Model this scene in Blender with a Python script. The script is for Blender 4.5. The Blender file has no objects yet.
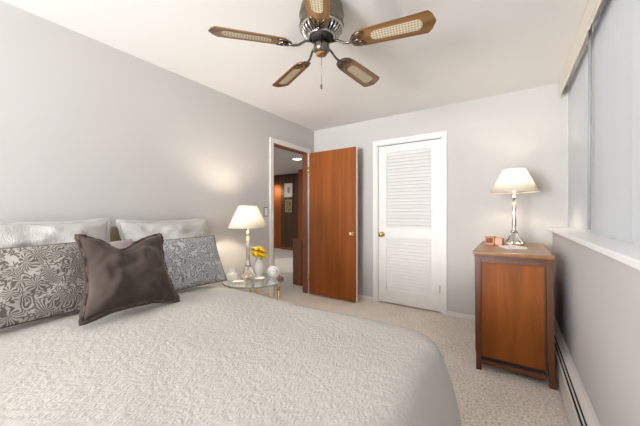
import bpy, bmesh, math, random
from mathutils import Vector, Matrix, noise
random.seed(7)
C = bpy.context.scene.collection
PI = math.pi
R = math.radians

# ------------------------------------------------------------------ camera, world, light, exposure
cam_d = bpy.data.cameras.new('camera'); cam = bpy.data.objects.new('camera', cam_d); C.objects.link(cam)
cam_d.sensor_width = 36; cam_d.lens = 284 * 36 / 640; cam_d.clip_start = 0.02
cam.location = (0, 0, 1.175); cam.rotation_euler = (R(90), 0, R(33.9))
bpy.context.scene.camera = cam

w = bpy.data.worlds.new('world'); bpy.context.scene.world = w; w.use_nodes = True
wn = w.node_tree.nodes; wn['Background'].inputs[0].default_value = (0.92, 0.95, 1.0, 1); wn['Background'].inputs[1].default_value = 0.7

def area(name, loc, rot, sx, sy, power, col=(1, 1, 1)):
    l = bpy.data.lights.new(name, 'AREA'); l.shape = 'RECTANGLE'; l.size = sx; l.size_y = sy; l.energy = power; l.color = col
    o = bpy.data.objects.new(name, l); C.objects.link(o); o.location = loc; o.rotation_euler = rot
    return o
# added fill light behind the camera, then daylight outside the side window
area('near_fill_light', (-1.55, -3.12, 1.35), (R(113), 0, R(-8)), 1.5, 1.7, 88, (0.99, 0.99, 1.0)).data.spread = R(115)
area('daylight_side_window', (0.85, 2.3, 1.75), (0, R(90), 0), 1.3, 2.5, 95, (0.93, 0.965, 1.0))

vs = bpy.context.scene.view_settings
vs.view_transform = 'Standard'; vs.look = 'None'; vs.gamma = 1; vs.use_curve_mapping = False
vs.exposure = 0.84

# ------------------------------------------------------------------ materials
def mat(name, col, rough=0.6, metal=0.0, spec=None):
    m = bpy.data.materials.new(name); m.use_nodes = True
    b = m.node_tree.nodes['Principled BSDF']
    b.inputs['Base Color'].default_value = (*col, 1); b.inputs['Roughness'].default_value = rough; b.inputs['Metallic'].default_value = metal
    if spec is not None: b.inputs['Specular IOR Level'].default_value = spec
    return m
class NT:
    def __init__(s, m): s.t = m.node_tree; s.b = s.t.nodes.get('Principled BSDF')
    def n(s, typ, **kw):
        x = s.t.nodes.new(typ)
        for k, v in kw.items():
            if k.startswith('i_'):
                key = k[2:]; key = int(key) if key.isdigit() else key.replace('_', ' ')
                x.inputs[key].default_value = v
            else: setattr(x, k, v)
        return x
    def l(s, a, b): s.t.links.new(a, b)
def ramp(nt, fac, stops):
    r = nt.n('ShaderNodeValToRGB'); nt.l(fac, r.inputs[0])
    e = r.color_ramp.elements
    e[0].position = stops[0][0]; e[0].color = (*stops[0][1], 1)
    e[1].position = stops[-1][0]; e[1].color = (*stops[-1][1], 1)
    for p, c in stops[1:-1]:
        q = e.new(p); q.color = (*c, 1)
    return r
def coords(nt, scale=(1, 1, 1), rot=(0, 0, 0)):
    tc = nt.n('ShaderNodeTexCoord'); mp = nt.n('ShaderNodeMapping')
    mp.inputs['Scale'].default_value = scale; mp.inputs['Rotation'].default_value = rot
    nt.l(tc.outputs['Object'], mp.inputs[0]); return mp.outputs[0]
def bump(nt, h, strength=0.3, dist=0.01):
    b = nt.n('ShaderNodeBump'); b.inputs['Strength'].default_value = strength; b.inputs['Distance'].default_value = dist
    nt.l(h, b.inputs['Height']); nt.l(b.outputs[0], nt.b.inputs['Normal']); return b

def paint(name, col, rough=0.7, bs=0.08):
    m = mat(name, col, rough); nt = NT(m)
    n = nt.n('ShaderNodeTexNoise'); n.inputs['Scale'].default_value = 180; nt.l(coords(nt), n.inputs['Vector'])
    bump(nt, n.outputs[0], bs, 0.002); return m
def wood(name, dark, light, scale=(1, 1, 1), rough=0.4, axis='z', fine=30, rgh=None):
    # grain runs along the given axis
    m = mat(name, light, rough); nt = NT(m)
    sc = {'z': (6, 6, 0.35), 'x': (0.35, 6, 6), 'y': (6, 0.35, 6)}[axis]
    v = coords(nt, tuple(a * b for a, b in zip(sc, scale)))
    n1 = nt.n('ShaderNodeTexNoise'); n1.inputs['Scale'].default_value = 2.2; n1.inputs['Detail'].default_value = 6; n1.inputs['Distortion'].default_value = 0.8
    nt.l(v, n1.inputs['Vector'])
    n2 = nt.n('ShaderNodeTexNoise'); n2.inputs['Scale'].default_value = fine; n2.inputs['Detail'].default_value = 3; nt.l(v, n2.inputs['Vector'])
    a = nt.n('ShaderNodeMath', operation='MULTIPLY_ADD'); nt.l(n2.outputs[0], a.inputs[0]); a.inputs[1].default_value = 0.35; nt.l(n1.outputs[0], a.inputs[2])
    r = ramp(nt, a.outputs[0], [(0.45, dark), (0.9, light)])
    nt.l(r.outputs[0], nt.b.inputs['Base Color'])
    bump(nt, n2.outputs[0], 0.05, 0.002); return m

M = {}
M['wall'] = paint('wall_paint', (0.59, 0.575, 0.568), 0.75)
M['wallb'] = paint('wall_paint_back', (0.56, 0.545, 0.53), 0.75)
M['ceil'] = paint('ceiling_paint', (0.78, 0.77, 0.755), 0.85)
M['white'] = mat('white_gloss_paint', (0.80, 0.79, 0.77), 0.4)
M['sill'] = mat('white_sill_paint', (0.93, 0.93, 0.93), 0.35)
M['cream'] = mat('cream_paint', (0.76, 0.71, 0.62), 0.5)
M['heater'] = mat('heater_enamel', (0.74, 0.72, 0.69), 0.35)
M['black'] = mat('black_parts_and_shadow', (0.015, 0.014, 0.013), 0.7)
M['door'] = wood('mahogany_door_wood', (0.22, 0.058, 0.008), (0.33, 0.094, 0.014), (1, 1, 1), 0.42)
M['door'].node_tree.nodes['Principled BSDF'].inputs['Specular IOR Level'].default_value = 0.3
M['jamb'] = wood('dark_jamb_wood', (0.17, 0.05, 0.018), (0.27, 0.085, 0.03), (1, 1, 1), 0.4)
M['dress'] = wood('dresser_wood', (0.17, 0.045, 0.004), (0.28, 0.080, 0.008), (0.8, 0.8, 1.5), 0.45)
M['dress'].node_tree.nodes['Principled BSDF'].inputs['Specular IOR Level'].default_value = 0.25
M['dressd'] = wood('dresser_frame_wood', (0.085, 0.028, 0.008), (0.14, 0.047, 0.014), (1, 1, 1), 0.34)
M['dresst'] = wood('dresser_top_wood', (0.24, 0.105, 0.038), (0.33, 0.155, 0.06), (1, .4, 1), 0.28, 'y')
M['fanw'] = wood('fan_blade_oak', (0.10, 0.042, 0.012), (0.33, 0.17, 0.06), (1, 1.6, 1.6), 0.35, 'x', 40)
M['box'] = wood('orange_box_wood', (0.45, 0.13, 0.03), (0.62, 0.22, 0.06), (1, 1, 1), 0.3)
M['brass'] = mat('polished_brass', (0.80, 0.56, 0.22), 0.22, 1.0)
M['abrass'] = mat('antique_pewter_metal', (0.20, 0.175, 0.14), 0.25, 1.0)
M['silver'] = mat('brushed_silver', (0.72, 0.68, 0.63), 0.22, 1.0)
M['wand'] = mat('grey_plastic_wand', (0.36, 0.37, 0.37), 0.4)
M['chrome'] = mat('steel', (0.6, 0.58, 0.55), 0.3, 1.0)
M['porc'] = mat('white_porcelain', (0.85, 0.84, 0.81), 0.25)
M['paper'] = mat('paper', (0.84, 0.83, 0.82), 0.6)
M['tan'] = mat('tan_upholstery', (0.42, 0.33, 0.20), 0.85)
M['mauve'] = mat('mauve_cloth', (0.42, 0.35, 0.36), 0.9)
M['yellow'] = mat('yellow_petals', (0.95, 0.72, 0.05), 0.6)
M['green'] = mat('leaf_green', (0.16, 0.24, 0.06), 0.6)
M['plate'] = mat('grey_switch_plate', (0.16, 0.165, 0.17), 0.4, 0.2)
M['mattress'] = mat('mattress_ticking', (0.8, 0.79, 0.76), 0.9)

def carpet():
    m = mat('carpet_pile', (0.5, 0.45, 0.4), 0.95, spec=0.1); nt = NT(m); v = coords(nt)
    n = nt.n('ShaderNodeTexNoise'); n.inputs['Scale'].default_value = 65; n.inputs['Detail'].default_value = 6; n.inputs['Roughness'].default_value = 0.75; nt.l(v, n.inputs['Vector'])
    n2 = nt.n('ShaderNodeTexNoise'); n2.inputs['Scale'].default_value = 4; nt.l(v, n2.inputs['Vector'])
    a = nt.n('ShaderNodeMath', operation='MULTIPLY_ADD'); nt.l(n2.outputs[0], a.inputs[0]); a.inputs[1].default_value = 0.10; nt.l(n.outputs[0], a.inputs[2])
    r = ramp(nt, a.outputs[0], [(0.42, (0.45, 0.395, 0.33)), (0.55, (0.82, 0.745, 0.66)), (0.68, (0.95, 0.89, 0.82))])
    nt.l(r.outputs[0], nt.b.inputs['Base Color']); bump(nt, n.outputs[0], 0.3, 0.01); return m
M['carpet'] = carpet()

def quilt(name='matelasse_cotton', col=(0.54, 0.51, 0.475), k=1.0, bs=.3):
    m = mat(name, col, 0.92, spec=0.15); nt = NT(m); v = coords(nt)
    n0 = nt.n('ShaderNodeTexNoise'); n0.inputs['Scale'].default_value = 7; n0.inputs['Detail'].default_value = 2; nt.l(v, n0.inputs['Vector'])
    mx = nt.n('ShaderNodeMixRGB'); mx.blend_type = 'LINEAR_LIGHT'; mx.inputs[0].default_value = 0.11; nt.l(v, mx.inputs[1]); nt.l(n0.outputs['Color'], mx.inputs[2])
    vo = nt.n('ShaderNodeTexVoronoi'); vo.feature = 'SMOOTH_F1'; vo.inputs['Scale'].default_value = 36 * k; nt.l(mx.outputs[0], vo.inputs['Vector'])
    wv = nt.n('ShaderNodeTexWave'); wv.inputs['Scale'].default_value = 20 * k; wv.inputs['Distortion'].default_value = 9; wv.inputs['Detail'].default_value = 2; wv.inputs['Detail Scale'].default_value = 2.0; nt.l(v, wv.inputs['Vector'])
    a = nt.n('ShaderNodeMath', operation='MULTIPLY_ADD'); nt.l(wv.outputs['Fac'], a.inputs[0]); a.inputs[1].default_value = 0.35; nt.l(vo.outputs['Distance'], a.inputs[2])
    bump(nt, a.outputs[0], bs, 0.012)
    return m
M['quilt'] = quilt()
M['sham'] = quilt('white_sham_cotton', (0.56, 0.545, 0.53), 1.3, .3)

def floral(name, ink, ground):
    # fans of curved feather strokes, one fan per voronoi cell, with small leaves between
    m = mat(name, ground, 0.9, spec=0.15); nt = NT(m); v = coords(nt)
    def M2(op, a, b=None, c=None):
        x = nt.n('ShaderNodeMath', operation=op)
        for i, q in enumerate((a, b, c)):
            if q is None: continue
            if isinstance(q, (int, float)): x.inputs[i].default_value = q
            else: nt.l(q, x.inputs[i])
        return x.outputs[0]
    sx = nt.n('ShaderNodeSeparateXYZ'); nt.l(v, sx.inputs[0])
    fl = nt.n('ShaderNodeCombineXYZ'); nt.l(sx.outputs[0], fl.inputs[0]); nt.l(sx.outputs[1], fl.inputs[1])
    n0 = nt.n('ShaderNodeTexNoise'); n0.inputs['Scale'].default_value = 11; n0.inputs['Detail'].default_value = 1; nt.l(fl.outputs[0], n0.inputs['Vector'])
    mx = nt.n('ShaderNodeMixRGB'); mx.blend_type = 'LINEAR_LIGHT'; mx.inputs[0].default_value = 0.05; nt.l(fl.outputs[0], mx.inputs[1]); nt.l(n0.outputs['Color'], mx.inputs[2])
    def layer(scale, petals, ringf, swirl):
        sc = nt.n('ShaderNodeVectorMath', operation='SCALE'); nt.l(mx.outputs[0], sc.inputs[0]); sc.inputs['Scale'].default_value = scale
        vo = nt.n('ShaderNodeTexVoronoi'); vo.voronoi_dimensions = '2D'; vo.inputs['Scale'].default_value = 1; nt.l(sc.outputs[0], vo.inputs['Vector'])
        df = nt.n('ShaderNodeVectorMath', operation='SUBTRACT'); nt.l(sc.outputs[0], df.inputs[0]); nt.l(vo.outputs['Position'], df.inputs[1])
        q = nt.n('ShaderNodeSeparateXYZ'); nt.l(df.outputs[0], q.inputs[0])
        ang = M2('ARCTAN2', q.outputs[1], q.outputs[0])
        d = vo.outputs['Distance']
        ph = M2('ADD', M2('MULTIPLY', ang, petals), M2('MULTIPLY', d, swirl))
        pet = M2('SINE', ph)
        rg = M2('SINE', M2('ADD', M2('MULTIPLY', d, ringf), M2('MULTIPLY', M2('SINE', M2('ADD', M2('MULTIPLY', ang, 2.0), M2('MULTIPLY', d, 5.0))), 1.6)))
        return pet, rg, d, vo.outputs['Color']
    p1, r1, d1, c1 = layer(13.5, 13.0, 34.0, 12.0)
    p2, r2, d2, c2 = layer(38.0, 4.0, 9.0, 3.0)
    cs = nt.n('ShaderNodeSeparateXYZ'); nt.l(c1, cs.inputs[0])
    sel = M2('GREATER_THAN', cs.outputs[0], 0.2)
    near = M2('LESS_THAN', d1, 0.46)
    big = M2('ADD', M2('MULTIPLY', sel, p1), M2('MULTIPLY', M2('SUBTRACT', 1.0, sel), r1))
    big = M2('ADD', big, M2('MULTIPLY', r2, 0.25))
    small = M2('ADD', M2('MULTIPLY', p2, 0.6), M2('SUBTRACT', 0.75, M2('MULTIPLY', d2, 2.2)))
    small = M2('MULTIPLY', small, 2.0)
    tot = M2('ADD', M2('MULTIPLY', near, big), M2('MULTIPLY', M2('SUBTRACT', 1.0, near), small))
    mr = nt.n('ShaderNodeMapRange'); mr.inputs['From Min'].default_value = -.55; mr.inputs['From Max'].default_value = .25; nt.l(tot, mr.inputs[0])
    mc = nt.n('ShaderNodeMixRGB'); nt.l(mr.outputs[0], mc.inputs[0]); mc.inputs[1].default_value = (*ground, 1); mc.inputs[2].default_value = (*ink, 1)
    nt.l(mc.outputs[0], nt.b.inputs['Base Color'])
    return m
M['floral'] = floral('grey_floral_linen', (0.15, 0.135, 0.118), (0.50, 0.475, 0.435))
M['floralcool'] = floral('floral_linen_cool_light', (0.20, 0.215, 0.23), (0.56, 0.56, 0.56))  # same linen as the left cushion, cooler light put into its colours
M['floralpip'] = mat('taupe_piping', (0.13, 0.10, 0.075), 0.9)

def velvet():
    m = mat('taupe_velvet', (0.08, 0.06, 0.05), 0.85, spec=0.2); b = m.node_tree.nodes['Principled BSDF']
    b.inputs['Sheen Weight'].default_value = 0.5; b.inputs['Sheen Roughness'].default_value = 0.4; b.inputs['Sheen Tint'].default_value = (0.62, 0.52, 0.44, 1)
    nt = NT(m); n = nt.n('ShaderNodeTexNoise'); n.inputs['Scale'].default_value = 5; n.inputs['Detail'].default_value = 2; nt.l(coords(nt), n.inputs['Vector'])
    r = ramp(nt, n.outputs[0], [(0.35, (0.050, 0.037, 0.031)), (0.7, (0.088, 0.067, 0.056))]); nt.l(r.outputs[0], nt.b.inputs['Base Color'])
    return m
M['velvet'] = velvet()
def cane():
    m = mat('woven_cane', (0.62, 0.54, 0.40), 0.7); nt = NT(m)
    v = coords(nt, (90, 90, 90), (0, 0, R(45)))
    ch = nt.n('ShaderNodeTexChecker'); ch.inputs['Scale'].default_value = 1.0; nt.l(v, ch.inputs['Vector'])
    ch.inputs['Color1'].default_value = (0.62, 0.56, 0.43, 1); ch.inputs['Color2'].default_value = (0.38, 0.31, 0.20, 1)
    nt.l(ch.outputs[0], nt.b.inputs['Base Color']); return m
M['cane'] = cane()
def translucent(name, col, tcol, f):
    m = mat(name, col, 0.8, spec=0.1); nt = NT(m)
    t = nt.n('ShaderNodeBsdfTranslucent'); t.inputs[0].default_value = (*tcol, 1)
    mx = nt.n('ShaderNodeMixShader'); mx.inputs[0].default_value = f
    out = nt.t.nodes['Material Output']
    nt.l(nt.b.outputs[0], mx.inputs[1]); nt.l(t.outputs[0], mx.inputs[2]); nt.l(mx.outputs[0], out.inputs[0]); return m
M['blind'] = translucent('blind_fabric', (0.62, 0.635, 0.65), (0.75, 0.78, 0.81), 0.10)
M['shade'] = translucent('lampshade_linen', (0.86, 0.82, 0.74), (0.92, 0.88, 0.80), 0.38)
def glass(name, col, rough=0.0):
    m = mat(name, col, rough); b = m.node_tree.nodes['Principled BSDF']; b.inputs['Transmission Weight'].default_value = 1; b.inputs['IOR'].default_value = 1.45; return m
M['glass'] = glass('clear_glass', (0.93, 0.98, 0.96))
M['glassedge'] = mat('green_glass_edge', (0.22, 0.29, 0.26), 0.15)
M['crystal'] = mat('crystal', (0.85, 0.87, 0.88), 0.12)
M['crystal'].node_tree.nodes['Principled BSDF'].inputs['Transmission Weight'].default_value = 0.35
def tabletop():
    m = mat('table_glass', (0.80, 0.84, 0.82), 0.05); nt = NT(m)
    t = nt.n('ShaderNodeBsdfTransparent'); t.inputs[0].default_value = (0.97, 0.98, 0.975, 1)
    g = nt.n('ShaderNodeBsdfGlossy'); g.inputs[0].default_value = (0.95, 0.97, 0.96, 1); g.inputs['Roughness'].default_value = 0.03
    mx = nt.n('ShaderNodeMixShader'); mx.inputs[0].default_value = 0.62; nt.l(t.outputs[0], mx.inputs[1]); nt.l(g.outputs[0], mx.inputs[2])
    nt.l(mx.outputs[0], nt.t.nodes['Material Output'].inputs[0]); return m
M['ttop'] = tabletop()
def emis(name, col, s):
    m = bpy.data.materials.new(name); m.use_nodes = True; nt = m.node_tree; nt.nodes.clear()
    e = nt.nodes.new('ShaderNodeEmission'); o = nt.nodes.new('ShaderNodeOutputMaterial'); e.inputs[0].default_value = (*col, 1); e.inputs[1].default_value = s
    nt.links.new(e.outputs[0], o.inputs[0]); return m
M['bulb'] = emis('lit_bulb', (1, 0.84, 0.62), 10)
M['downlight'] = emis('lit_downlight', (1, 0.95, 0.86), 6)
def panelling():
    m = mat('dark_hall_panelling', (0.10, 0.045, 0.02), 0.45); nt = NT(m); v = coords(nt)
    s = nt.n('ShaderNodeSeparateXYZ'); nt.l(v, s.inputs[0])
    k = nt.n('ShaderNodeMath', operation='MULTIPLY'); nt.l(s.outputs[0], k.inputs[0]); k.inputs[1].default_value = 6.0
    fr = nt.n('ShaderNodeMath', operation='FRACT'); nt.l(k.outputs[0], fr.inputs[0])
    g = nt.n('ShaderNodeMath', operation='LESS_THAN'); nt.l(fr.outputs[0], g.inputs[0]); g.inputs[1].default_value = 0.06
    n = nt.n('ShaderNodeTexNoise'); n.inputs['Scale'].default_value = 4; n.inputs['Detail'].default_value = 5
    mp = nt.n('ShaderNodeMapping'); mp.inputs['Scale'].default_value = (6, 6, 0.4); nt.l(v, mp.inputs[0]); nt.l(mp.outputs[0], n.inputs['Vector'])
    r = ramp(nt, n.outputs[0], [(0.3, (0.055, 0.022, 0.009)), (0.7, (0.10, 0.042, 0.018))])
    mc = nt.n('ShaderNodeMixRGB'); nt.l(g.outputs[0], mc.inputs[0]); nt.l(r.outputs[0], mc.inputs[1]); mc.inputs[2].default_value = (0.02, 0.01, 0.006, 1)
    nt.l(mc.outputs[0], nt.b.inputs['Base Color']); return m
M['panel'] = panelling()
def art(name, a, b_, sc):
    m = mat(name, a, 0.5); nt = NT(m); n = nt.n('ShaderNodeTexNoise'); n.inputs['Scale'].default_value = sc; n.inputs['Detail'].default_value = 4; nt.l(coords(nt), n.inputs['Vector'])
    r = ramp(nt, n.outputs[0], [(0.4, a), (0.6, b_)]); nt.l(r.outputs[0], nt.b.inputs['Base Color']); return m
M['art1'] = art('faded_botanical_print', (0.16, 0.13, 0.10), (0.45, 0.40, 0.32), 14)
M['art2'] = art('dark_print', (0.06, 0.05, 0.03), (0.38, 0.30, 0.14), 16)

# ------------------------------------------------------------------ mesh builder
class MB:
    def __init__(s): s.v = []; s.f = []; s.sm = []
    def add(s, vs_, fs, smooth=False, mtx=None):
        o = len(s.v)
        for p in vs_: s.v.append((mtx @ Vector(p)) if mtx else Vector(p))
        for f in fs: s.f.append([i + o for i in f]); s.sm.append(smooth)
        return s
    def box(s, x0, x1, y0, y1, z0, z1, b=0.0, mtx=None):
        if b <= 0:
            vs_ = [(x, y, z) for x in (x0, x1) for y in (y0, y1) for z in (z0, z1)]
            fs = [(0, 1, 3, 2), (4, 6, 7, 5), (0, 4, 5, 1), (2, 3, 7, 6), (0, 2, 6, 4), (1, 5, 7, 3)]
            return s.add(vs_, fs, False, mtx)
        bm = bmesh.new(); bmesh.ops.create_cube(bm, size=1)
        for v in bm.verts: v.co = Vector(((x0 + x1) / 2 + v.co.x * (x1 - x0), (y0 + y1) / 2 + v.co.y * (y1 - y0), (z0 + z1) / 2 + v.co.z * (z1 - z0)))
        bmesh.ops.bevel(bm, geom=bm.edges[:], offset=b, segments=2, affect='EDGES', profile=0.6)
        bm.verts.index_update()
        s.add([v.co.copy() for v in bm.verts], [[v.index for v in f.verts] for f in bm.faces], False, mtx); bm.free(); return s
    def lathe(s, prof, n=32, c=(0, 0), mtx=None, lobes=0, amp=0.0, smooth=True, caps=True):
        vs_ = []
        for (r, z) in prof:
            for i in range(n):
                a = 2 * PI * i / n; rr = r * (1 + amp * math.cos(lobes * a)) if lobes else r
                vs_.append((c[0] + rr * math.cos(a), c[1] + rr * math.sin(a), z))
        fs = []
        for j in range(len(prof) - 1):
            for i in range(n):
                a, b = j * n + i, j * n + (i + 1) % n
                fs.append((a, b, b + n, a + n))
        if caps and prof[0][0] > 1e-6: fs.append(list(range(n))[::-1])
        if caps and prof[-1][0] > 1e-6: fs.append([(len(prof) - 1) * n + i for i in range(n)])
        return s.add(vs_, fs, smooth, mtx)
    def tube(s, pts, r, n=10, closed=False, mtx=None):
        pts = [Vector(p) for p in pts]; m = len(pts); vs_ = []
        rr = r if isinstance(r, (list, tuple)) else [r] * m
        up = None
        for k in range(m):
            if closed: t = pts[(k + 1) % m] - pts[k - 1]
            else: t = pts[min(k + 1, m - 1)] - pts[max(k - 1, 0)]
            t.normalize()
            if up is None:
                up = Vector((0, 0, 1)) if abs(t.z) < 0.9 else Vector((1, 0, 0))
            a = t.cross(up)
            if a.length < 1e-5: a = t.cross(Vector((0, 1, 0)))
            a.normalize(); b = a.cross(t).normalized(); up = b
            for i in range(n):
                q = 2 * PI * i / n; vs_.append(pts[k] + rr[k] * (math.cos(q) * a + math.sin(q) * b))
        fs = []
        for k in range(m if closed else m - 1):
            for i in range(n):
                a = k * n + i; b = k * n + (i + 1) % n; k2 = ((k + 1) % m) * n
                fs.append((a, b, k2 + (i + 1) % n, k2 + i))
        if not closed: fs.append(list(range(n))[::-1]); fs.append([(m - 1) * n + i for i in range(n)])
        return s.add(vs_, fs, True, mtx)
    def prism(s, outline, z0, z1, mtx=None):
        n = len(outline); vs_ = [(x, y, z0) for x, y in outline] + [(x, y, z1) for x, y in outline]
        fs = [list(range(n))[::-1], [n + i for i in range(n)]] + [(i, (i + 1) % n, n + (i + 1) % n, n + i) for i in range(n)]
        return s.add(vs_, fs, False, mtx)
    def sphere(s, c, r, n=16, sc=(1, 1, 1), mtx=None):
        prof = [(max(r * math.sin(PI * k / (n // 2)), 0), -r * math.cos(PI * k / (n // 2))) for k in range(n // 2 + 1)]
        prof[0] = (1e-5, -r); prof[-1] = (1e-5, r)
        mt = Matrix.Translation(c) @ Matrix.Diagonal((*sc, 1))
        return s.lathe(prof, n, mtx=(mtx @ mt) if mtx else mt)
    def build(s, name, material, parent=None, loc=None, fix=True):
        me = bpy.data.meshes.new(name); me.from_pydata([tuple(v) for v in s.v], [], s.f)
        me.polygons.foreach_set('use_smooth', s.sm)
        me.materials.append(material)
        if fix:
            bm = bmesh.new(); bm.from_mesh(me); bmesh.ops.recalc_face_normals(bm, faces=bm.faces[:]); bm.to_mesh(me); bm.free()
        me.update()
        o = bpy.data.objects.new(name, me); C.objects.link(o)
        if parent: o.parent = parent
        if loc: o.location = loc
        return o
def tag(o, label=None, cat=None, group=None, kind=None):
    if label: o['label'] = label
    if cat: o['category'] = cat
    if group: o['group'] = group
    if kind: o['kind'] = kind
    return o
def empty(name, loc, rz=0):
    o = bpy.data.objects.new(name, None); C.objects.link(o); o.location = loc; o.rotation_euler = (0, 0, rz); o.empty_display_size = 0.1; return o
def copy_tree(o, parent=None):
    c = o.copy(); C.objects.link(c); c.parent = parent
    for ch in [x for x in C.objects if x.parent == o]: copy_tree(ch, c)
    return c
def struct(name, mb, m, parent=None):
    o = mb.build(name, m, parent)
    if parent is None: o['kind'] = 'structure'
    return o
def sempty(name, loc=(0, 0, 0)):
    o = empty(name, loc); o['kind'] = 'structure'; return o

# ------------------------------------------------------------------ the room
XL, YB, ZC = -2.48, 3.53, 2.42
XW = 0.335          # lower part of the right wall
XG = 0.60           # window plane
YN = -3.0
struct('floor', MB().box(-9.0, 0.75, YN - 0.1, 8.0, -0.1, 0), M['carpet'])
struct('ceiling', MB().box(-9.0, 0.75, YN - 0.1, 8.0, ZC, ZC + 0.1), M['ceil'])
# left wall with the doorway
oy0, oy1, ozt = 2.63, 3.36, 2.055
struct('wall_left', MB().box(XL - .07, XL, YN, oy0, 0, ZC).box(XL - .07, XL, oy1, YB + .12, 0, ZC).box(XL - .07, XL, oy0, oy1, ozt, ZC), M['wall'])
# back wall with the closet opening (closed by its door)
cx0, cx1, czt = -1.462, -0.665, 2.065
struct('wall_back', MB().box(XL, cx0, YB, YB + .12, 0, ZC).box(cx1, XG + .1, YB, YB + .12, 0, ZC).box(cx0, cx1, YB, YB + .12, czt, ZC)
       .box(cx0 - .1, cx1 + .1, YB + .7, YB + .75, 0, ZC).box(cx0 - .15, cx0 - .1, YB + .12, YB + .75, 0, ZC).box(cx1 + .1, cx1 + .15, YB + .12, YB + .75, 0, ZC), M['wallb'])
struct('wall_right', MB().box(XW, XG + .1, YN, YB, 0, 1.01), M['wall'])
# unseen near wall behind the camera, wide opening added for the fill light
nx0, nx1, nz0, nz1 = -2.35, -0.7, 0.4, 2.3
struct('wall_near', MB().box(XL, nx0, YN - .1, YN, 0, ZC).box(nx1, XG + .1, YN - .1, YN, 0, ZC).box(nx0, nx1, YN - .1, YN, 0, nz0).box(nx0, nx1, YN - .1, YN, nz1, ZC), M['wall'])
# side window behind the blinds
w1 = sempty('window_1')
f = MB()
f.box(XG, XG + .08, YN, YB, 1.04, 1.09).box(XG, XG + .08, YN, YB, 2.37, 2.42)
for y in (YN + .03, 0.3, 1.9, YB - .03): f.box(XG, XG + .08, y - .03, y + .03, 1.09, 2.37)
f.build('window_frame', M['white'], w1)
MB().box(XG + .035, XG + .04, YN, YB, 1.09, 2.37).build('pane', M['glass'], w1)
MB().box(0.303, XG + .1, YN, YB, 1.01, 1.038, 0.005).build('window_sill', M['sill'], w1)

# closet casing and baseboards
def casing_y(name, x0, x1, zt, yw, wdt=.055, th=.016):   # on the back wall
    m = MB(); m.box(x0 - wdt, x0, yw - th, yw, 0, zt + wdt, .003).box(x1, x1 + wdt, yw - th, yw, 0, zt + wdt, .003).box(x0, x1, yw - th, yw, zt, zt + wdt, .003)
    m.box(x0, x0 + .012, yw, yw + .12, 0, zt).box(x1 - .012, x1, yw, yw + .12, 0, zt).box(x0, x1, yw, yw + .12, zt - .012, zt)
    return struct(name, m, M['white'])
casing_y('trim_1', cx0, cx1, czt, YB)
m = MB(); wd = .06
m.box(XL, XL + .016, oy0 - wd, oy0, 0, ozt + wd, .003).box(XL, XL + .016, oy1, oy1 + wd, 0, ozt + wd, .003).box(XL, XL + .016, oy0, oy1, ozt, ozt + wd, .003)
struct('trim_2', m, M['white'])
m = MB(); m.box(XL - .074, XL + .005, oy0, oy0 + .02, 0, ozt).box(XL - .074, XL + .005, oy1 - .02, oy1, 0, ozt).box(XL - .074, XL + .005, oy0 + .02, oy1 - .02, ozt - .02, ozt)
struct('trim_3', m, M['jamb'])
struct('baseboard_back', MB().box(XL + .012, cx0 - .056, YB - .012, YB, 0, .055, .003).box(cx1 + .056, 0.26, YB - .012, YB, 0, .055, .003), M['white'])
struct('baseboard_left', MB().box(XL, XL + .012, YN, oy0 - wd - .001, 0, .055, .003).box(XL, XL + .012, oy1 + wd + .001, YB, 0, .055, .003), M['white'])

# closet door: louvred
d1 = sempty('door_1', (cx0 + .015, YB + .018, 0)); W = cx1 - cx0 - .03
D = MB(); H = 2.045; st = .105
rows = [(0.18, 0.86), (0.985, 1.955)]
D.box(0, st, 0, .034, .018, H).box(W - st, W, 0, .034, .018, H)
D.box(st, W - st, 0, .034, .018, rows[0][0]).box(st, W - st, 0, .034, rows[0][1], rows[1][0]).box(st, W - st, 0, .034, rows[1][1], H)
D.build('door_leaf', M['white'], d1)
for (z0, z1) in rows:
    L = MB(); n = int((z1 - z0) / .0405); sp = (z1 - z0) / n
    for k in range(n):
        z = z0 + (k + .5) * sp
        mt = Matrix.Translation((0, .017, z)) @ Matrix.Rotation(R(64), 4, 'X')
        L.box(st, W - st, -.027, .027, -.0035, .0035, 0, mt)
    L.build('louver_panel', M['white'], d1)
def knob(parent, x, y, z, sgn=-1, m='brass'):
    # round knob on a rose, axis along y
    prof = [(1e-5, 0), (.031, 0), (.031, .006), (.012, .01), (.011, .03), (.024, .038), (.029, .05), (.024, .062), (1e-5, .066)]
    mt = Matrix.Translation((x, y, z)) @ Matrix.Rotation(R(90) * (1 if sgn < 0 else -1), 4, 'X') @ Matrix.Diagonal((1.15, 1.15, 1, 1))
    o = MB().lathe(prof, 20, mtx=mt).build('door_knob', M[m], parent); o['label'] = 'round brass knob'; return o
knob(d1, .045, 0, .895)
for z in (.28, 1.88):
    MB().tube([(W + .004, -.006, z - .045), (W + .004, -.006, z + .045)], .006, 8).box(W - .022, W, -.003, .001, z - .045, z + .045).build('hinge', M['chrome'], d1)['label'] = 'steel hinge'
# bedroom door, open
d2 = sempty('door_2', (-2.425, 3.325, 0)); W2 = .762
MB().box(0.003, W2 - .003, 0, .035, .015, 2.04).build('door_leaf', M['door'], d2)
o = MB().box(W2 - .003, W2 + .001, 0, .035, .015, 2.04).box(0, .003, 0, .035, .015, 2.04).build('door_edge', M['cream'], d2); o['label'] = 'cream painted edge of the brown door'
knob(d2, W2 - .065, 0, .905)
knob(d2, W2 - .065, .035, .905, 1)
for z in (.25, 1.8):
    MB().tube([(-.004, -.004, z - .045), (-.004, -.004, z + .045)], .006, 8).box(-.03, .0, 0.001, .004, z - .045, z + .045).build('hinge', M['brass'], d2)

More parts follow.
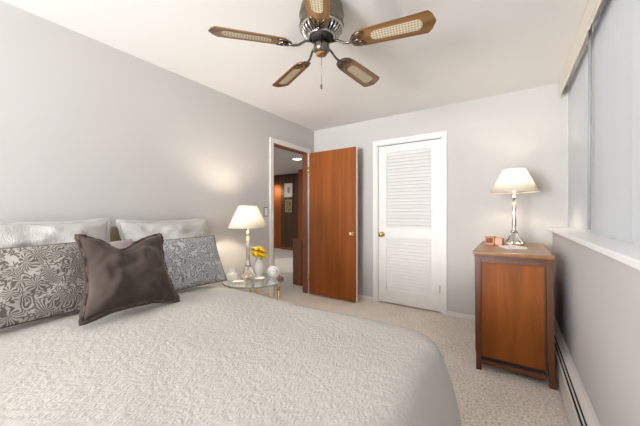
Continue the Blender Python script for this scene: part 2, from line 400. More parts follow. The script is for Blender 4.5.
# baseboard heater along the right wall
h = empty('baseboard_heater', (0, 0, 0)); tag(h, 'long cream metal baseboard heater under the window sill', 'heater')
ya, yb_ = YN + .02, YB - .02
MB().box(.266, .274, ya, yb_, .02, .178, .002).build('front_panel', M['heater'], h)
pr = [(XW - .001, .02), (XW - .001, .222), (.318, .222), (.292, .208), (.292, .198), (.322, .212), (.327, .205), (.327, .02)]
mt = Matrix(((1, 0, 0, 0), (0, 0, 1, 0), (0, 1, 0, 0), (0, 0, 0, 1)))
MB().prism(pr, ya, yb_, mt).build('back_cover', M['heater'], h)
MB().box(.280, .287, ya, yb_, .186, .19).build('damper_rail', M['heater'], h)
MB().box(.2745, .3265, ya, yb_, .03, .165).build('dark_interior', M['black'], h)

# light switch
s = empty('light_switch', (XL, 2.505, 1.19)); tag(s, 'grey light switch plate on the wall between the lit lamp and the doorway', 'light switch')
MB().box(0, .006, -.036, .036, -.058, .058, .002).build('plate', M['plate'], s)
MB().box(.006, .008, -.027, .027, -.047, .047, .001).box(.009, .02, -.005, .005, -.004, .01).build('toggle', M['heater'], s)

# ------------------------------------------------------------------ hallway beyond the doorway
struct('wall_hallway', MB().box(-9, -6.95, 6.95, 7.05, 0, ZC).box(-6.2, -5.05, 6.95, 7.05, 0, ZC).box(-6.95, -6.2, 6.95, 7.05, 2.1, ZC), M['panel'])
struct('wall_hallway_side', MB().box(-5.08, -3.4, 6.43, 7.05, 0, ZC), M['door'])
struct('wall_hallway_left', MB().box(-9.0, -8.9, YN, 7.05, 0, ZC), M['wall'])
struct('wall_hallway_right', MB().box(-2.55, -2.45, YB + .12, 6.43, 0, ZC).box(-3.4, -2.6, 6.43, 6.53, 0, ZC), M['wall'])
struct('door_3', MB().box(-6.95, -6.2, 6.97, 7.01, 0.01, 2.1), M['door'])
struct('baseboard_hallway', MB().box(-6.2, -5.08, 6.935, 6.95, 0, .08), M['jamb'])
def frame(name, x0, x1, z0, z1, bw, fm, mm, am, inset, label):
    e = empty(name, ((x0 + x1) / 2, 6.948, z0)); hx = (x1 - x0) / 2; H_ = z1 - z0
    m = MB().box(-hx, hx, -.025, 0, 0, bw).box(-hx, hx, -.025, 0, H_ - bw, H_).box(-hx, -hx + bw, -.025, 0, bw, H_ - bw).box(hx - bw, hx, -.025, 0, bw, H_ - bw)
    m.build('frame', fm, e)
    MB().box(-hx + bw, hx - bw, -.012, 0, bw, H_ - bw).build('mat_board', mm, e)
    MB().box(-hx + inset, hx - inset, -.015, -.012, inset * 1.1, H_ - inset * 1.1).build('print', am, e)
    tag(e, label, 'picture'); return e
frame('picture_frame', -6.03, -5.70, 1.68, 2.12, .02, M['cream'], M['paper'], M['art1'], .12, 'pale matted picture, upper of the two on the dark hallway panelling')
frame('picture_frame', -6.0, -5.72, 1.20, 1.60, .03, M['tan'], M['art2'], M['art2'], .08, 'dark gold framed picture, lower of the two on the hallway panelling')
# half wall at the stair
e = empty('stair_half_wall', (-2.98, 3.63, 0)); tag(e, 'low reddish wooden half wall standing in the hallway beyond the doorway', 'half wall')
MB().box(0.002, .17, 0.002, .07, 0, .735).build('panel', M['jamb'], e)
MB().box(.17, .20, -.008, .075, 0, .735).build('corner_post', M['door'], e)
MB().box(.20, .34, .002, .07, 0, .735).build('panel', M['jamb'], e)
MB().box(-.004, .345, -.014, .08, .735, .755, .003).build('cap', M['door'], e)
dl = empty('ceiling_light', (-4.09, 5.14, ZC)); tag(dl, 'round lit recessed light in the hallway ceiling', 'ceiling light')
MB().lathe([(.095, -.001), (.10, -.006), (.115, -.006), (.12, -.001), (.095, -.001)], 28, caps=False).build('trim_ring', M['white'], dl)
MB().lathe([(1e-5, -.004), (.094, -.004), (.094, -.001), (1e-5, -.001)], 28).build('lens', M['downlight'], dl)
def point(name, loc, p, col, r=.05, parent=None):
    l = bpy.data.lights.new(name, 'SPOT' if name.startswith('down') else 'POINT'); l.energy = p; l.color = col; l.shadow_soft_size = r
    o = bpy.data.objects.new(name, l); C.objects.link(o); o.location = loc
    if parent: o.parent = parent
    return o
point('downlight_light', (0, 0, -.03), 30, (1, .93, .83), .08, dl)
area('hallway_fill_light', (-6.0, 4.2, 2.35), (0, 0, 0), 2.5, 2.5, 20, (.90, .95, 1.0))  # added cool fill light under the hallway ceiling, no window there
area('far_room_lamp', (-6.5, 6.7, 1.9), (R(60), 0, 0), .3, .3, 2.5, (1, .7, .4))

# ------------------------------------------------------------------ vertical blinds
vb = empty('vertical_blind', (.45, YB, 1.04)); tag(vb, 'pale grey vertical blinds drawn across the whole side window', 'blind')
MB().box(-.024, .028, -.6 - YB, -.002, 1.335, 1.379, .001).build('headrail', M['white'], vb)
y = -.0495; k = 0; sl = None
while YB + y > -.6:
    a = random.uniform(-2.2, 2.2) + 4.5
    if k == 10: a = 8
    H0 = 1.334
    if sl is None:
        m = MB(); N = 6; W_ = .096; pts = []
        for i in range(N + 1):
            t = -1 + 2 * i / N; pts.append((.003 * (1 - t * t), t * W_ / 2))
        out = [(p[0] - .0006, p[1]) for p in pts] + [(p[0] + .0006, p[1]) for p in reversed(pts)]
        m.prism(out, -.0015, H0)
        sl = m.build('slat', M['blind'], vb); o = sl
    else:
        o = sl.copy(); C.objects.link(o); o.parent = vb
    o.location = (0, y, 0); o.rotation_euler = (0, 0, R(a))
    y -= .078; k += 1
MB().tube([(-.040, -1.09, .03), (-.034, -1.09, 1.325)], .008, 10).build('tilt_wand', M['wand'], vb)
# valance hung in front of the blind's top, with a notched lower edge
va = empty('window_valance', (.385, YB - .02, 2.27)); tag(va, 'white valance with notched lower edge along the ceiling above the blinds', 'valance')
pts = [(YN - YB + .05, .148), (0, .148)]; y = 0.0; low = []
while y > YN - YB + .15:
    low += [(y, .0), (y - .075, .018), (y - .08, .0)]; y -= .08
pts += low
mt = Matrix(((0, 0, 1, 0), (1, 0, 0, 0), (0, 1, 0, 0), (0, 0, 0, 1)))
MB().prism(pts, -.006, .006, mt).build('board', M['cream'], va)
MB().box(-.007, .032, -.004, .0, .0, .148).build('end_return', M['cream'], va)

# ------------------------------------------------------------------ ceiling fan
fx, fy = -.946, 1.424
fan = empty('ceiling_fan', (fx, fy, ZC)); tag(fan, 'antique brass ceiling fan with five oak blades and cane inlays', 'ceiling fan')
MB().lathe([(1e-5, 0), (.118, 0), (.124, -.01), (.128, -.03), (.128, -.05), (.134, -.056), (.134, -.064), (.13, -.07), (.13, -.115), (.134, -.122), (.132, -.13), (.118, -.15), (1e-5, -.15)], 48).build('motor_housing', M['abrass'], fan)
# open vent cage
m = MB()
for i in range(30):
    a = 2 * PI * i / 30
    mt = Matrix.Rotation(a, 4, 'Z')
    m.tube([(.124, 0, -.142), (.108, 0, -.168), (.078, 0, -.186)], .0042, 6, mtx=mt)
m.tube([(.076 * math.cos(t * PI / 16), .076 * math.sin(t * PI / 16), -.187) for t in range(32)], .006, 8, closed=True)
m.tube([(.125 * math.cos(t * PI / 16), .125 * math.sin(t * PI / 16), -.143) for t in range(32)], .006, 8, closed=True)
m.build('vent_cage', M['chrome'], fan)
MB().lathe([(1e-5, -.15), (.088, -.151), (.07, -.172), (.066, -.2), (.05, -.212), (1e-5, -.212)], 32).build('rotor_hub', M['black'], fan)
MB().lathe([(1e-5, -.212), (.03, -.212), (.047, -.222), (.049, -.262), (.046, -.272), (.036, -.282), (.032, -.286), (1e-5, -.286)], 32).build('switch_housing', M['abrass'], fan)
MB().lathe([(1e-5, -.287), (.034, -.287), (.032, -.293), (.012, -.295), (1e-5, -.300)], 24).build('end_cap', M['fanw'], fan)
m = MB(); m.tube([(.03, -.045, -.27), (.032, -.05, -.275), (.032, -.05, -.50)], .0015, 6).sphere((.032, -.05, -.38), .004, 8).sphere((.032, -.05, -.512), .007, 10, (1, 1, 2.2))
m.build('pull_chain', M['abrass'], fan)
def fan_blade(ang):
    root = empty('blade', (0, 0, 0)); root.parent = None
    return root
bl = [(.205, -.036), (.225, -.050), (.26, -.058), (.60, -.070), (.622, -.046), (.640, 0), (.622, .046), (.60, .070), (.26, .058), (.225, .050), (.205, .036)]
m = MB(); m.prism(bl, -.003, .003); blade = m.build('blade', M['fanw'], fan)
cn = []
for i in range(11): a = -PI / 2 + PI * i / 10; cn.append((.545 + .028 * math.cos(a), .034 * math.sin(a)))
for i in range(11): a = PI / 2 + PI * i / 10; cn.append((.325 + .028 * math.cos(a), .030 * math.sin(a)))
m = MB(); m.prism(cn, -.0042, .0042); m.build('cane_inlay', M['cane'], blade)
m = MB()
PT = R(13)
# cast bracket: arm from hub, scrolled ring under blade root
m.tube([(.06, 0, .026), (.10, 0, .020), (.14, 0, -.006), (.17, 0, -.012), (.20, 0, -.008)], [.009, .008, .007, .008, .009], 8)
for s_ in (-1, 1):
    m.tube([(.185, 0, -.008), (.20, s_ * .030, -.007), (.235, s_ * .047, -.006), (.262, s_ * .040, -.006), (.25, s_ * .022, -.006), (.225, s_ * .016, -.006)], .0055, 8)
m.tube([(.19, 0, -.008), (.25, 0, -.006)], .006, 8)
m.prism([(.183, -.02), (.197, -.038), (.212, -.046), (.212, .046), (.197, .038), (.183, .02)], -.0075, -.0035)
m.build('blade_bracket', M['abrass'], blade)
blades = [blade] + [copy_tree(blade, fan) for _ in range(4)]
for i, b in enumerate(blades):
    b.parent = fan
    # pitched: the counter-clockwise edge hangs lower
    b.matrix_local = Matrix.Translation((0, 0, -.246)) @ Matrix.Rotation(R(12.0 + 72 * i), 4, 'Z') @ Matrix.Rotation(-PT, 4, 'X')

# ------------------------------------------------------------------ bed
bx0, bx1, by0, by1, bz = -2.33, -.235, -.14, 1.425, .622
bed = empty('bed', (-1.4, .64, 0)); tag(bed, 'low bed with tan headboard under the white quilted bedspread', 'bed')
bc = (-1.4, .64)
MB().box(-.98, 1.03, -.68, .68, .34, .585, .05).build('mattress', M['mattress'], bed)
MB().box(-.98, 1.03, -.68, .68, .12, .335, .02).build('box_spring', M['mattress'], bed)
MB().box(-1.065, -1.03, -.70, .95, .1, 1.075, .012).build('headboard', M['tan'], bed)
for (x, y) in ((-.9, -.6), (.95, -.6), (-.9, .6), (.95, .6)): MB().box(x - .03, x + .03, y - .03, y + .03, 0, .12).build('leg', M['dressd'], bed)

def bedspread():
    cxm, cym = (bx0 + bx1) / 2, (by0 + by1) / 2; hx, hy = (bx1 - bx0) / 2, (by1 - by0) / 2
    def outline(off, rad, n=12):
        # list of points, rounded rectangle, straight sides subdivided
        pts = []; ax, ay = hx + off, hy + off
        rf = rad; corners = [(ax, ay, 0), (-ax, ay, 90), (-ax, -ay, 180), (ax, -ay, 270)]
        segs = []
        for (px, py, a0) in corners:
            rr = rf if px > 0 else .05
            ccx, ccy = px - math.copysign(rr, px), py - math.copysign(rr, py)
            segs.append([(ccx + rr * math.cos(R(a0 + 90 * i / n)), ccy + rr * math.sin(R(a0 + 90 * i / n))) for i in range(n + 1)])
        NS = [60, 44, 60, 44]
        for k in range(4):
            pts += segs[k]; p, q = segs[k][-1], segs[(k + 1) % 4][0]
            for i in range(1, NS[k]): t = i / NS[k]; pts.append((p[0] + (q[0] - p[0]) * t, p[1] + (q[1] - p[1]) * t))
        return pts
    rings = []
    # drop, bottom to top: (offset, z)
    prof = [(.100, .035), (.092, .12), (.078, .22), (.060, .32), (.040, .42), (.022, .49), (.008, .535), (-.004, .568), (-.018, .594), (-.038, .611), (-.065, .620), (-.10, .623)]
    for (off, z) in prof:
        ring = outline(off, .17 + off * .8); rr = []
        for i, (x, y) in enumerate(ring):
            drop = max(0, (.56 - z) / .56)
            # soft vertical folds growing downward
            ang = math.atan2(y / hy, x / hx)
            fold = drop * (.012 * math.sin(x * 17 + y * 13) + .008 * math.sin(x * 31 - y * 29 + 1))
            nx, ny = x / hx, y / hy; l = math.hypot(nx, ny)
            rr.append((cxm + x + fold * nx / l, cym + y + fold * ny / l, z))
        rings.append(rr)
    top = outline(-.10, .10)
    for sc_ in (.96, .9, .82, .72, .6, .46, .3, .15):
        rings.append([(cxm + x * sc_, cym + y * sc_, .6235 + .004 * (1 - sc_)) for x, y in top])
    n = len(rings[0]); vs_ = []
    for rr in rings:
        for (x, y, z) in rr:
            if z > .5:
                z += .010 * noise.noise(Vector((x * 2.3, y * 2.3, 0))) + .004 * noise.noise(Vector((x * 8, y * 8, 3)))
            vs_.append((x, y, z))
    fs = []
    for j in range(len(rings) - 1):
        for i in range(n): a, b = j * n + i, j * n + (i + 1) % n; fs.append((a, b, b + n, a + n))
    ci = len(vs_); vs_.append((cxm, cym, .628))
    for i in range(n): a = (len(rings) - 1) * n + i; b = (len(rings) - 1) * n + (i + 1) % n; fs.append((a, b, ci))
    m = MB(); m.add(vs_, fs, True)
    o = m.build('bedspread', M['quilt']); md = o.modifiers.new('thick', 'SOLIDIFY'); md.thickness = .010; md.offset = -1
    tag(o, 'white quilted bedspread covering the bed and draping over its foot', 'bedspread'); return o
bedspread()

# ------------------------------------------------------------------ pillows
def pillow(name, w_, h_, t_, material, pinch=.06, notch=0.0, flange=0.0, taper=0.0, pip=None, seed=0, wr=.006, n=34, ears=0.0, expo=.5):
    """local x = width, y = height (0 at the bottom), z = thickness"""
    def P(u, v, side):
        # u, v in -1..1
        pu = 1 - pinch * (1 - v * v); pv = 1 - pinch * (1 - u * u)
        x = u * w_ / 2 * pu; y = v * h_ / 2 * pv
        if v > 0: y -= notch * v * math.exp(-((u + .05) / .42) ** 2) * h_
        if u < 0: x += taper * (v + 1) / 2 * -u
        if ears: 
            c = max(0, abs(u) * abs(v) - .45) / .55; x += math.copysign(ears * c, u); y += math.copysign(ears * c, v)
        b = (max(0, 1 - abs(u) ** 2.4) * max(0, 1 - abs(v) ** 2.4)) ** expo
        z = t_ / 2 * b
        q = Vector((u * 2.1 + seed, v * 2.1, seed * 1.7 + side * 3))
        z += wr * noise.noise(q * 1.2) * b * 2
        z += wr * .9 * noise.noise(q * 3.2) * b ** .5
        if notch: z -= .05 * max(0, v) ** 1.0 * math.exp(-((u + .05) / .16) ** 2) * b
        return (x, y + h_ / 2, side * z)
    m = MB()
    vs_ = []; idx = {}
    g = [math.sin(PI / 2 * (-1 + 2 * i / n)) * .35 + .65 * (-1 + 2 * i / n) for i in range(n + 1)]
    for side in (1, -1):
        for i in range(n + 1):
            for j in range(n + 1):
                edge = i in (0, n) or j in (0, n)
                if side < 0 and edge: idx[(side, i, j)] = idx[(1, i, j)]; continue
                idx[(side, i, j)] = len(vs_); vs_.append(P(g[i], g[j], side))
    fs = []
    for side in (1, -1):
        for i in range(n):
            for j in range(n):
                q = [idx[(side, i, j)], idx[(side, i + 1, j)], idx[(side, i + 1, j + 1)], idx[(side, i, j + 1)]]
                fs.append(q if side > 0 else q[::-1])
    m.add(vs_, fs, True)
    o = m.build(name, material)
    ring = [(g[i], -1) for i in range(n)] + [(1, g[j]) for j in range(n)] + [(g[n - i], 1) for i in range(n)] + [(-1, g[n - j]) for j in range(n)]
    rp = [Vector(P(u, v, 1)) for u, v in ring]
    if pip:
        for p in rp: p.z = 0
        MB().tube(rp, .005, 8, closed=True).build('piping', pip, o)
    if flange:
        f_ = MB(); c = Vector((0, h_ / 2, 0)); vv = []; K = len(rp)
        for k, p in enumerate(rp):
            p = Vector(p); p.z = 0
            t = (rp[(k + 1) % K] - rp[k - 1]); nn = Vector((t.y, -t.x, 0)).normalized()
            wv = .004 * math.sin(k * .9) + .003 * math.sin(k * 2.3)
            q = p + nn * flange; i_ = p - nn * .01
            vv += [i_ + Vector((0, 0, .004)), q + Vector((0, 0, .003 + wv)), q + Vector((0, 0, -.003 + wv)), i_ + Vector((0, 0, -.004))]
        ff = []
        for k in range(K):
            a = k * 4; b = ((k + 1) % K) * 4
            for r_ in range(4): ff.append((a + r_, a + (r_ + 1) % 4, b + (r_ + 1) % 4, b + r_))
        f_.add(vv, ff, True); f_.build('flange', material, o)
    return o
def place(o, x, y, z, lean, yaw=0, roll=0):
    # stand facing +X, bottom edge at (x, y, z); lean = degrees back from vertical; yaw about z; roll in its own plane
    base = Matrix(((0, 0, 1, 0), (1, 0, 0, 0), (0, 1, 0, 0), (0, 0, 0, 1)))
    o.matrix_world = Matrix.Translation((x, y, z)) @ Matrix.Rotation(R(yaw), 4, 'Z') @ Matrix.Rotation(R(-lean), 4, 'Y') @ base @ Matrix.Rotation(R(roll), 4, 'Z')
o = pillow('pillow', .73, .475, .19, M['sham'], .05, seed=1, flange=.018, wr=.018, ears=.01); place(o, -2.245, .46, .655, 14, 0, 0)
tag(o, 'white sleeping pillow at the left, behind the brown floral cushion', 'pillow')
o = pillow('pillow', .70, .465, .19, M['sham'], .05, seed=5, flange=.018, wr=.018, ears=.01); place(o, -2.245, 1.255, .655, 15, 0, 0)
tag(o, 'white sleeping pillow at the right, behind the floral cushion tinted for cooler light', 'pillow')
o = pillow('cushion', .60, .40, .15, M['floral'], .035, seed=9, pip=M['floralpip']); place(o, -1.93, .335, .645, 27, 4)
tag(o, 'taupe and cream floral cushion left of the velvet one', 'cushion')
o = pillow('cushion', .60, .38, .14, M['floralcool'], .035, seed=12, pip=M['floralpip']); place(o, -1.875, 1.155, .645, 26, -1)
tag(o, 'floral cushion with cooler light put into its colours, nearest the round glass table', 'cushion')
o = pillow('cushion', .36, .36, .10, M['mauve'], .06, seed=15); place(o, -2.05, .735, .665, 24, 0)
tag(o, 'mauve cushion mostly hidden behind the velvet cushion', 'cushion')
o = pillow('cushion', .45, .405, .18, M['velvet'], .05, notch=.17, seed=21, wr=.013, flange=.014, ears=.022, taper=.045, pip=M['floralpip']); place(o, -1.69, .722, .668, 28, 7, -3.5)
tag(o, 'dark taupe velvet cushion with a dented top, front and centre on the bed', 'cushion')

# ------------------------------------------------------------------ round glass table
tx, ty, tz = -1.962, 1.828, .562
t = empty('side_table', (tx, ty, 0)); tag(t, 'small round glass-topped side table with brass legs beside the bed', 'side table')
MB().lathe([(1e-5, tz - .010), (.272, tz - .010), (.272, tz), (1e-5, tz)], 64, smooth=False).build('tabletop', M['ttop'], t)
MB().lathe([(.272, tz - .010), (.278, tz - .010), (.280, tz - .005), (.278, tz), (.272, tz), (.272, tz - .010)], 64, caps=False).build('glass_edge', M['glassedge'], t)
MB().tube([(.235 * math.cos(k * PI / 24), .235 * math.sin(k * PI / 24), .475) for k in range(48)], .007, 8, closed=True).build('ring', M['brass'], t)
for k in range(4):
    a = R(-78 + 90 * k + 28); m = MB()
    c_, s_ = math.cos(a), math.sin(a)
    m.tube([(.222 * c_, .222 * s_, 0), (.222 * c_, .222 * s_, tz - .012)], .009, 10).sphere((.222 * c_, .222 * s_, .475), .014, 10).lathe([(1e-5, 0), (.016, 0), (.014, .012), (1e-5, .014)], 12, (.222 * c_, .222 * s_))
    m.build('leg', M['brass'], t)

# ------------------------------------------------------------------ lamps
def lamp(name, loc, label, power, rz=0):
    e = empty(name, loc, rz); tag(e, label, 'lamp', 'matching table lamps')
    # four-footed flared base
    m = MB()
    m.lathe([(1e-5, .0), (.072, .0), (.074, .006), (.066, .014), (.05, .022), (.038, .04), (.028, .07), (.022, .10), (.024, .112), (1e-5, .112)], 32, lobes=4, amp=.16)
    for k in range(4):
        mt = Matrix.Rotation(k * PI / 2, 4, 'Z')
        m.tube([(.022, 0, .11), (.030, 0, .085), (.045, 0, .05), (.066, 0, .022), (.083, 0, .008)], [.006, .007, .008, .009, .008], 8, mtx=mt)
    m.build('base', M['silver'], e)
    m = MB(); m.lathe([(1e-5, .112), (.030, .114), (.032, .122), (.018, .132), (.022, .142), (.017, .152), (.015, .16), (.0135, .40), (.017, .41), (.025, .418), (.026, .428), (.014, .436), (.010, .45), (.010, .485), (1e-5, .485)], 24)
    for k in range(8):
        a = k * PI / 4; m.tube([(.0145 * math.cos(a), .0145 * math.sin(a), .165), (.013 * math.cos(a), .013 * math.sin(a), .395)], .0035, 6)
    m.build('column', M['silver'], e)
    # shade, thin cloth cone
    r0, r1, z0, z1 = .185, .086, .475, .680
    s_ = MB(); n = 48; vs_ = []
    for (r, z) in ((r0, z0), (r1, z1), (r1 - .003, z1), (r0 - .003, z0)):
        for i in range(n): a = 2 * PI * i / n; vs_.append((r * math.cos(a), r * math.sin(a), z))
    fs = []
    for j in range(4):
        for i in range(n): fs.append((j * n + i, j * n + (i + 1) % n, ((j + 1) % 4) * n + (i + 1) % n, ((j + 1) % 4) * n + i))
    s_.add(vs_, fs, True); sh = s_.build('lamp_shade', M['shade'], e)
    for (r, z) in ((r0, z0), (r1, z1)): MB().tube([((r - .001) * math.cos(2 * PI * i / n), (r - .001) * math.sin(2 * PI * i / n), z) for i in range(n)], .0028, 6, closed=True).build('binding', M['shade'], sh)
    m = MB()
    for k in range(3): mt = Matrix.Rotation(k * 2 * PI / 3, 4, 'Z'); m.tube([(0, 0, z1 - .006), (r1 - .002, 0, z1 - .002)], .0018, 6, mtx=mt)
    m.tube([(0, 0, z1 - .006), (0, 0, z1 + .012)], .004, 8)
    m.tube([(0, 0, z1 - .008), (.035, 0, z1 - .04), (.038, 0, .53), (.012, 0, .485)], .0015, 6)
    m.build('harp', M['brass'], e)
    MB().sphere((0, 0, .545), .026, 16, (1, 1, 1.25)).build('bulb', M['bulb'], e)
    p = point('lamp_light', (0, 0, .62), power, (1, .86, .68), .03, e)
    return e
lamp('table_lamp', (-2.097, 1.88, tz), 'lit silver table lamp with a cream shade on the round glass table', 9.0, R(20))
lamp('table_lamp', (.024, 3.12, .89), 'lit silver table lamp with a cream shade on the wooden dresser', 3.4, R(60))

# ------------------------------------------------------------------ vase and yellow roses
vx, vy = -2.04, 1.967
prof = [(1e-5, 0), (.028, 0), (.030, .004), (.036, .03), (.046, .06), (.048, .085), (.040, .115), (.026, .14), (.021, .155), (.026, .172), (.022, .172), (.018, .155), (.022, .138), (.036, .112), (.043, .085), (.040, .055), (.028, .012), (1e-5, .010)]
prof = [(a_, b_ * 1.12) for a_, b_ in prof]
v = MB().lathe(prof, 32).build('vase', M['porc'], None, (vx, vy, tz)); tag(v, 'small white porcelain vase holding yellow roses on the glass table', 'vase')
def rose():
    e = empty('yellow_rose', (0, 0, 0))
    m = MB()
    for ring_, (cnt, rad, tilt, hgt) in enumerate([(3, .006, 8, .026), (4, .011, 22, .026), (5, .016, 42, .026), (6, .019, 62, .024)]):
        for k in range(cnt):
            a = 2 * PI * k / cnt + ring_ * .6; vs_ = []; fs = []; N = 5
            for i in range(N + 1):
                for j in range(N + 1):
                    s1 = i / N; s2 = -1 + 2 * j / N
                    wdt = .017 * math.sin(PI * min(1, .15 + s1 * .75)) ** .6
                    rr = rad * s1 ** .5 + math.sin(R(tilt)) * hgt * s1
                    z = math.cos(R(tilt)) * hgt * s1 - .003 * (s1 ** 4) * ring_
                    ang = s2 * wdt / max(.012, rr + .006)
                    vs_.append((rr * math.cos(ang), rr * math.sin(ang) + s2 * wdt * .25, z))
            for i in range(N):
                for j in range(N): b = i * (N + 1) + j; fs.append((b, b + 1, b + N + 2, b + N + 1))
            m.add(vs_, fs, True, Matrix.Rotation(a, 4, 'Z'))
    m.build('bloom', M['yellow'], e, fix=False)
    MB().tube([(0, 0, .002), (0, 0, -.035)], .0018, 6).sphere((0, 0, 0), .006, 8).build('stem', M['green'], e)
    m = MB()
    for a in (0.5, 3.2):
        c_, s_ = math.cos(a), math.sin(a); L = .034
        m.add([(0, 0, -.014), (c_ * L * .5 - s_ * .010, s_ * L * .5 + c_ * .010, -.010), (c_ * L, s_ * L, -.018), (c_ * L * .5 + s_ * .010, s_ * L * .5 - c_ * .010, -.010)], [(0, 1, 2, 3)])
    m.build('leaf', M['green'], e, fix=False)
    return e
rs = rose(); first = True
for (dx, dy, dz, tx_, ty_) in [(0, 0, .232, 0, 0), (.040, .012, .215, 25, -10), (-.040, -.008, .222, -25, 10), (.012, .042, .205, -10, -30), (-.018, -.040, .205, 12, 28), (.026, -.034, .198, 30, 20), (-.034, .030, .206, -25, -20), (.058, -.012, .190, 40, 0)]:
    o = rs if first else copy_tree(rs); first = False
    o.location = (vx + dx * 1.05, vy + dy * 1.05, tz + .195 + (dz - .19) * 1.5); o.scale = (1.15, 1.15, 1.15); o.rotation_euler = (R(-dy * 700), R(dx * 700), dx * 40)
    tag(o, 'yellow rose in the white porcelain vase', 'flower', 'yellow roses in the white vase')
m = MB()
for (dx, dy, dz, _, _) in [(0, 0, .20, 0, 0), (.040, .012, .185, 0, 0), (-.040, -.008, .19, 0, 0), (.012, .042, .175, 0, 0), (-.018, -.040, .175, 0, 0), (.026, -.034, .17, 0, 0)]:
    m.tube([(dx * .1, dy * .1, .06), (dx * .25, dy * .25, .15), (dx * .9, dy * .9, dz)], .0016, 6)
for k in range(16):
    a = k * 2.4; rr = .018 + .02 * random.random(); z = .172 + .025 * random.random(); L = .03
    c_, s_ = math.cos(a), math.sin(a); p = Vector((rr * c_, rr * s_, z))
    m.add([p, p + Vector((c_ * L * .5 - s_ * .009, s_ * L * .5 + c_ * .009, .006)), p + Vector((c_ * L, s_ * L, -.004)), p + Vector((c_ * L * .5 + s_ * .009, s_ * L * .5 - c_ * .009, .006))], [(0, 1, 2, 3)])
for q_ in m.v: q_.z += .012 + max(0, q_.z - .06) * .1
fo = m.build('foliage', M['green'], None, (vx, vy, tz), fix=False); tag(fo, 'green leaves and stems under the yellow roses in the vase', 'foliage', kind='stuff')

# round crystal clock
ck = empty('table_clock', (-1.855, 1.975, tz), R(38)); tag(ck, 'small round crystal clock at the right edge of the glass table', 'clock')
rot = Matrix.Translation((0, 0, .060)) @ Matrix.Rotation(R(90), 4, 'X')
MB().lathe([(1e-5, -.011), (.050, -.011), (.056, -.004), (.056, .004), (.050, .011), (1e-5, .011)], 28, mtx=rot, lobes=14, amp=.02).build('crystal_body', M['crystal'], ck)
MB().lathe([(1e-5, .0115), (.030, .0115), (.030, .014), (1e-5, .014)], 28, mtx=rot).build('dial', M['paper'], ck)
MB().tube([(.031 * math.cos(k * PI / 14), -.0135, .060 + .031 * math.sin(k * PI / 14)) for k in range(28)], .0022, 6, closed=True).build('bezel', M['silver'], ck)
MB().tube([(0, -.0155, .060), (.010, -.0155, .074)], .001, 6).tube([(0, -.0155, .060), (-.004, -.0155, .082)], .0008, 6).build('hands', M['black'], ck)
MB().box(-.03, .03, -.016, .016, 0, .008, .002).build('foot', M['crystal'], ck)
# white trinket box, figurine and dish
e = empty('trinket_box', (-2.13, 1.72, tz), R(20)); tag(e, 'square white ceramic box left of the lamp on the glass table', 'box')
MB().box(-.035, .035, -.03, .03, 0, .045, .004).build('body', M['porc'], e); m = MB().box(-.037, .037, -.032, .032, .045, .055, .004); m.sphere((0, 0, .061), .007, 10); m.build('lid', M['porc'], e)
e = empty('heart_figurine', (-2.215, 1.79, tz), R(45)); tag(e, 'white heart shaped ornament standing behind the white box', 'ornament')
hp = []
for i in range(28):
    a = 2 * PI * i / 28; hp.append((.0024 * 16 * math.sin(a) ** 3 * .75, .0024 * (13 * math.cos(a) - 5 * math.cos(2 * a) - 2 * math.cos(3 * a) - math.cos(4 * a)) * .9))
mt = Matrix.Translation((0, 0, .055)) @ Matrix.Rotation(R(90), 4, 'X')
MB().prism(hp, -.008, .008, mt).build('heart', M['crystal'], e); MB().lathe([(1e-5, 0), (.022, 0), (.020, .008), (.008, .018), (1e-5, .020)], 20).build('foot', M['porc'], e)
e = MB().lathe([(1e-5, 0), (.022, 0), (.046, .012), (.048, .016), (.044, .015), (.022, .006), (1e-5, .005)], 28).build('dish', M['porc'], None, (-1.93, 1.87, tz)); tag(e, 'shallow white dish between the lamp and the crystal clock', 'dish')
e = MB().box(-.045, .045, -.03, .03, 0, .006, .002).build('coaster', M['porc'], None, (-2.02, 1.70, tz)); e.rotation_euler = (0, 0, R(35)); tag(e, 'thin white coaster at the bed side edge of the glass table', 'coaster')

# ------------------------------------------------------------------ dresser
dx0, dx1, dy0, dy1 = -.228, .232, 2.435, 3.36
ds = empty('dresser', (dx0, dy0, 0)); tag(ds, 'reddish brown wooden dresser standing under the window sill', 'dresser')
W = dx1 - dx0; L = dy1 - dy0; H = .89
MB().box(-.012, W + .008, -.014, L + .005, H - .026, H, .006).build('top', M['dresst'], ds)
m = MB().box(0, W, -.004, .02, H - .034, H - .026); m.box(-.004, W + .003, -.008, L, H - .042, H - .034, .002)
m.build('top_moulding', M['dressd'], ds)
m = MB().box(.036, W - .036, .0, .022, H - .082, H - .042, .002)
m.box(.036, .046, .004, .02, .105, H - .082, .002).box(W - .046, W - .036, .004, .02, .105, H - .082, .002)
m.build('side_frame', M['dressd'], ds)
MB().box(.046, W - .046, .011, .02, .105, H - .082).build('side_panel', M['dress'], ds)
m = MB().box(.01, W - .006, .022, L - .004, .11, H - .042); m.build('carcass', M['dressd'], ds)
def leg(x, y, flare=0):
    m = MB(); bm = bmesh.new()
    x0, x1 = x, x + .036
    vs_ = []
    prof = [(0, .0), (.06, .002), (.30, 0), (.848, 0)]
    for (z, g_) in prof:
        o_ = flare * (1 - z / .848) ** 1.6
        for (px, py) in ((x0 + g_, y), (x1 - g_, y), (x1 - g_, y + .04), (x0 + g_, y + .04)): vs_.append((px + o_, py, z))
    fs = [(0, 3, 2, 1), (12, 13, 14, 15)]
    for j in range(3):
        for i in range(4): fs.append((j * 4 + i, j * 4 + (i + 1) % 4, j * 4 + 4 + (i + 1) % 4, j * 4 + 4 + i))
    m.add(vs_, fs); m.build('leg', M['dressd'], ds)
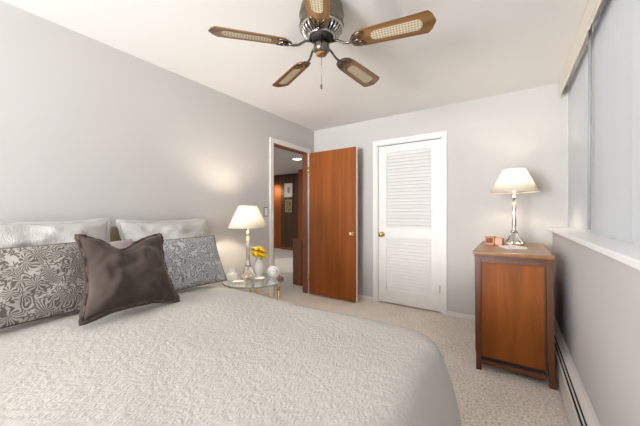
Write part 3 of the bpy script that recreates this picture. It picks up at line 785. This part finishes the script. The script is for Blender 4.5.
leg(0, 0, .010); leg(W - .036, 0, .018); leg(0, L - .045); leg(W - .036, L - .045)
# arched bottom rail
ap = [(.036, .042), (.036, .080), (W - .036, .080), (W - .036, .042)] + [(W - .036 - (W - .072) * i / 12, .042 + .008 * math.sin(PI * i / 12)) for i in range(1, 12)]
mt = Matrix(((1, 0, 0, 0), (0, 0, 1, 0), (0, 1, 0, 0), (0, 0, 0, 1)))
MB().prism(ap, .004, .022, mt).build('bottom_rail', M['dressd'], ds)
MB().box(.036, W - .036, .018, .0215, .080, .105).build('shadow_strip', M['black'], ds)  # black strip standing in for the shadow slit below the side panel
for k in range(4):
    z0 = .12 + k * .182
    d = MB().box(.0, .0095, .05, L - .05, z0, z0 + .174, .002).build('drawer', M['dress'], ds)
    for yy in (.25, L - .25): MB().sphere((.004, yy, z0 + .087), .010, 12).build('knob', M['brass'], d)
# things on the dresser
b = empty('wooden_box', (-.115, 2.97, H), R(-8)); tag(b, 'small orange wooden box on the dresser, left of the lamp', 'box')
m = MB().box(-.072, .0, -.045, .045, 0, .075, .004); m.build('body', M['box'], b)
MB().box(.001, .062, -.045, .045, 0, .066, .006).build('drawer', M['box'], b)
MB().box(-.062, -.010, -.0465, -.045, .018, .066, 0).build('dark_front', M['dress'], b)
nb = empty('notepad', (.01, 2.80, H), R(28)); tag(nb, 'small white notepad lying in front of the lamp on the dresser', 'notepad')
MB().box(-.068, .068, -.08, .08, 0, .012, .001).build('pages', M['paper'], nb); MB().box(-.069, .069, -.081, .081, .012, .0145, .001).build('cover', M['porc'], nb)
cp = MB().box(-.06, .06, -.075, .075, 0, .003).build('leather_pad', M['box'], None, (.005, 3.0, H)); cp.rotation_euler = (0, 0, R(10))
bpy.data.objects.remove(cp)
cord = MB().tube([(.10, 3.13, H + .003), (.15, 3.10, H + .003), (.19, 3.06, H + .003), (.215, 3.10, H + .003), (.225, 3.2, H + .003)], .0022, 6).build('lamp_cord', M['tan'], None)
tag(cord, 'thin tan lamp cord curling over the right end of the dresser top', 'cord')
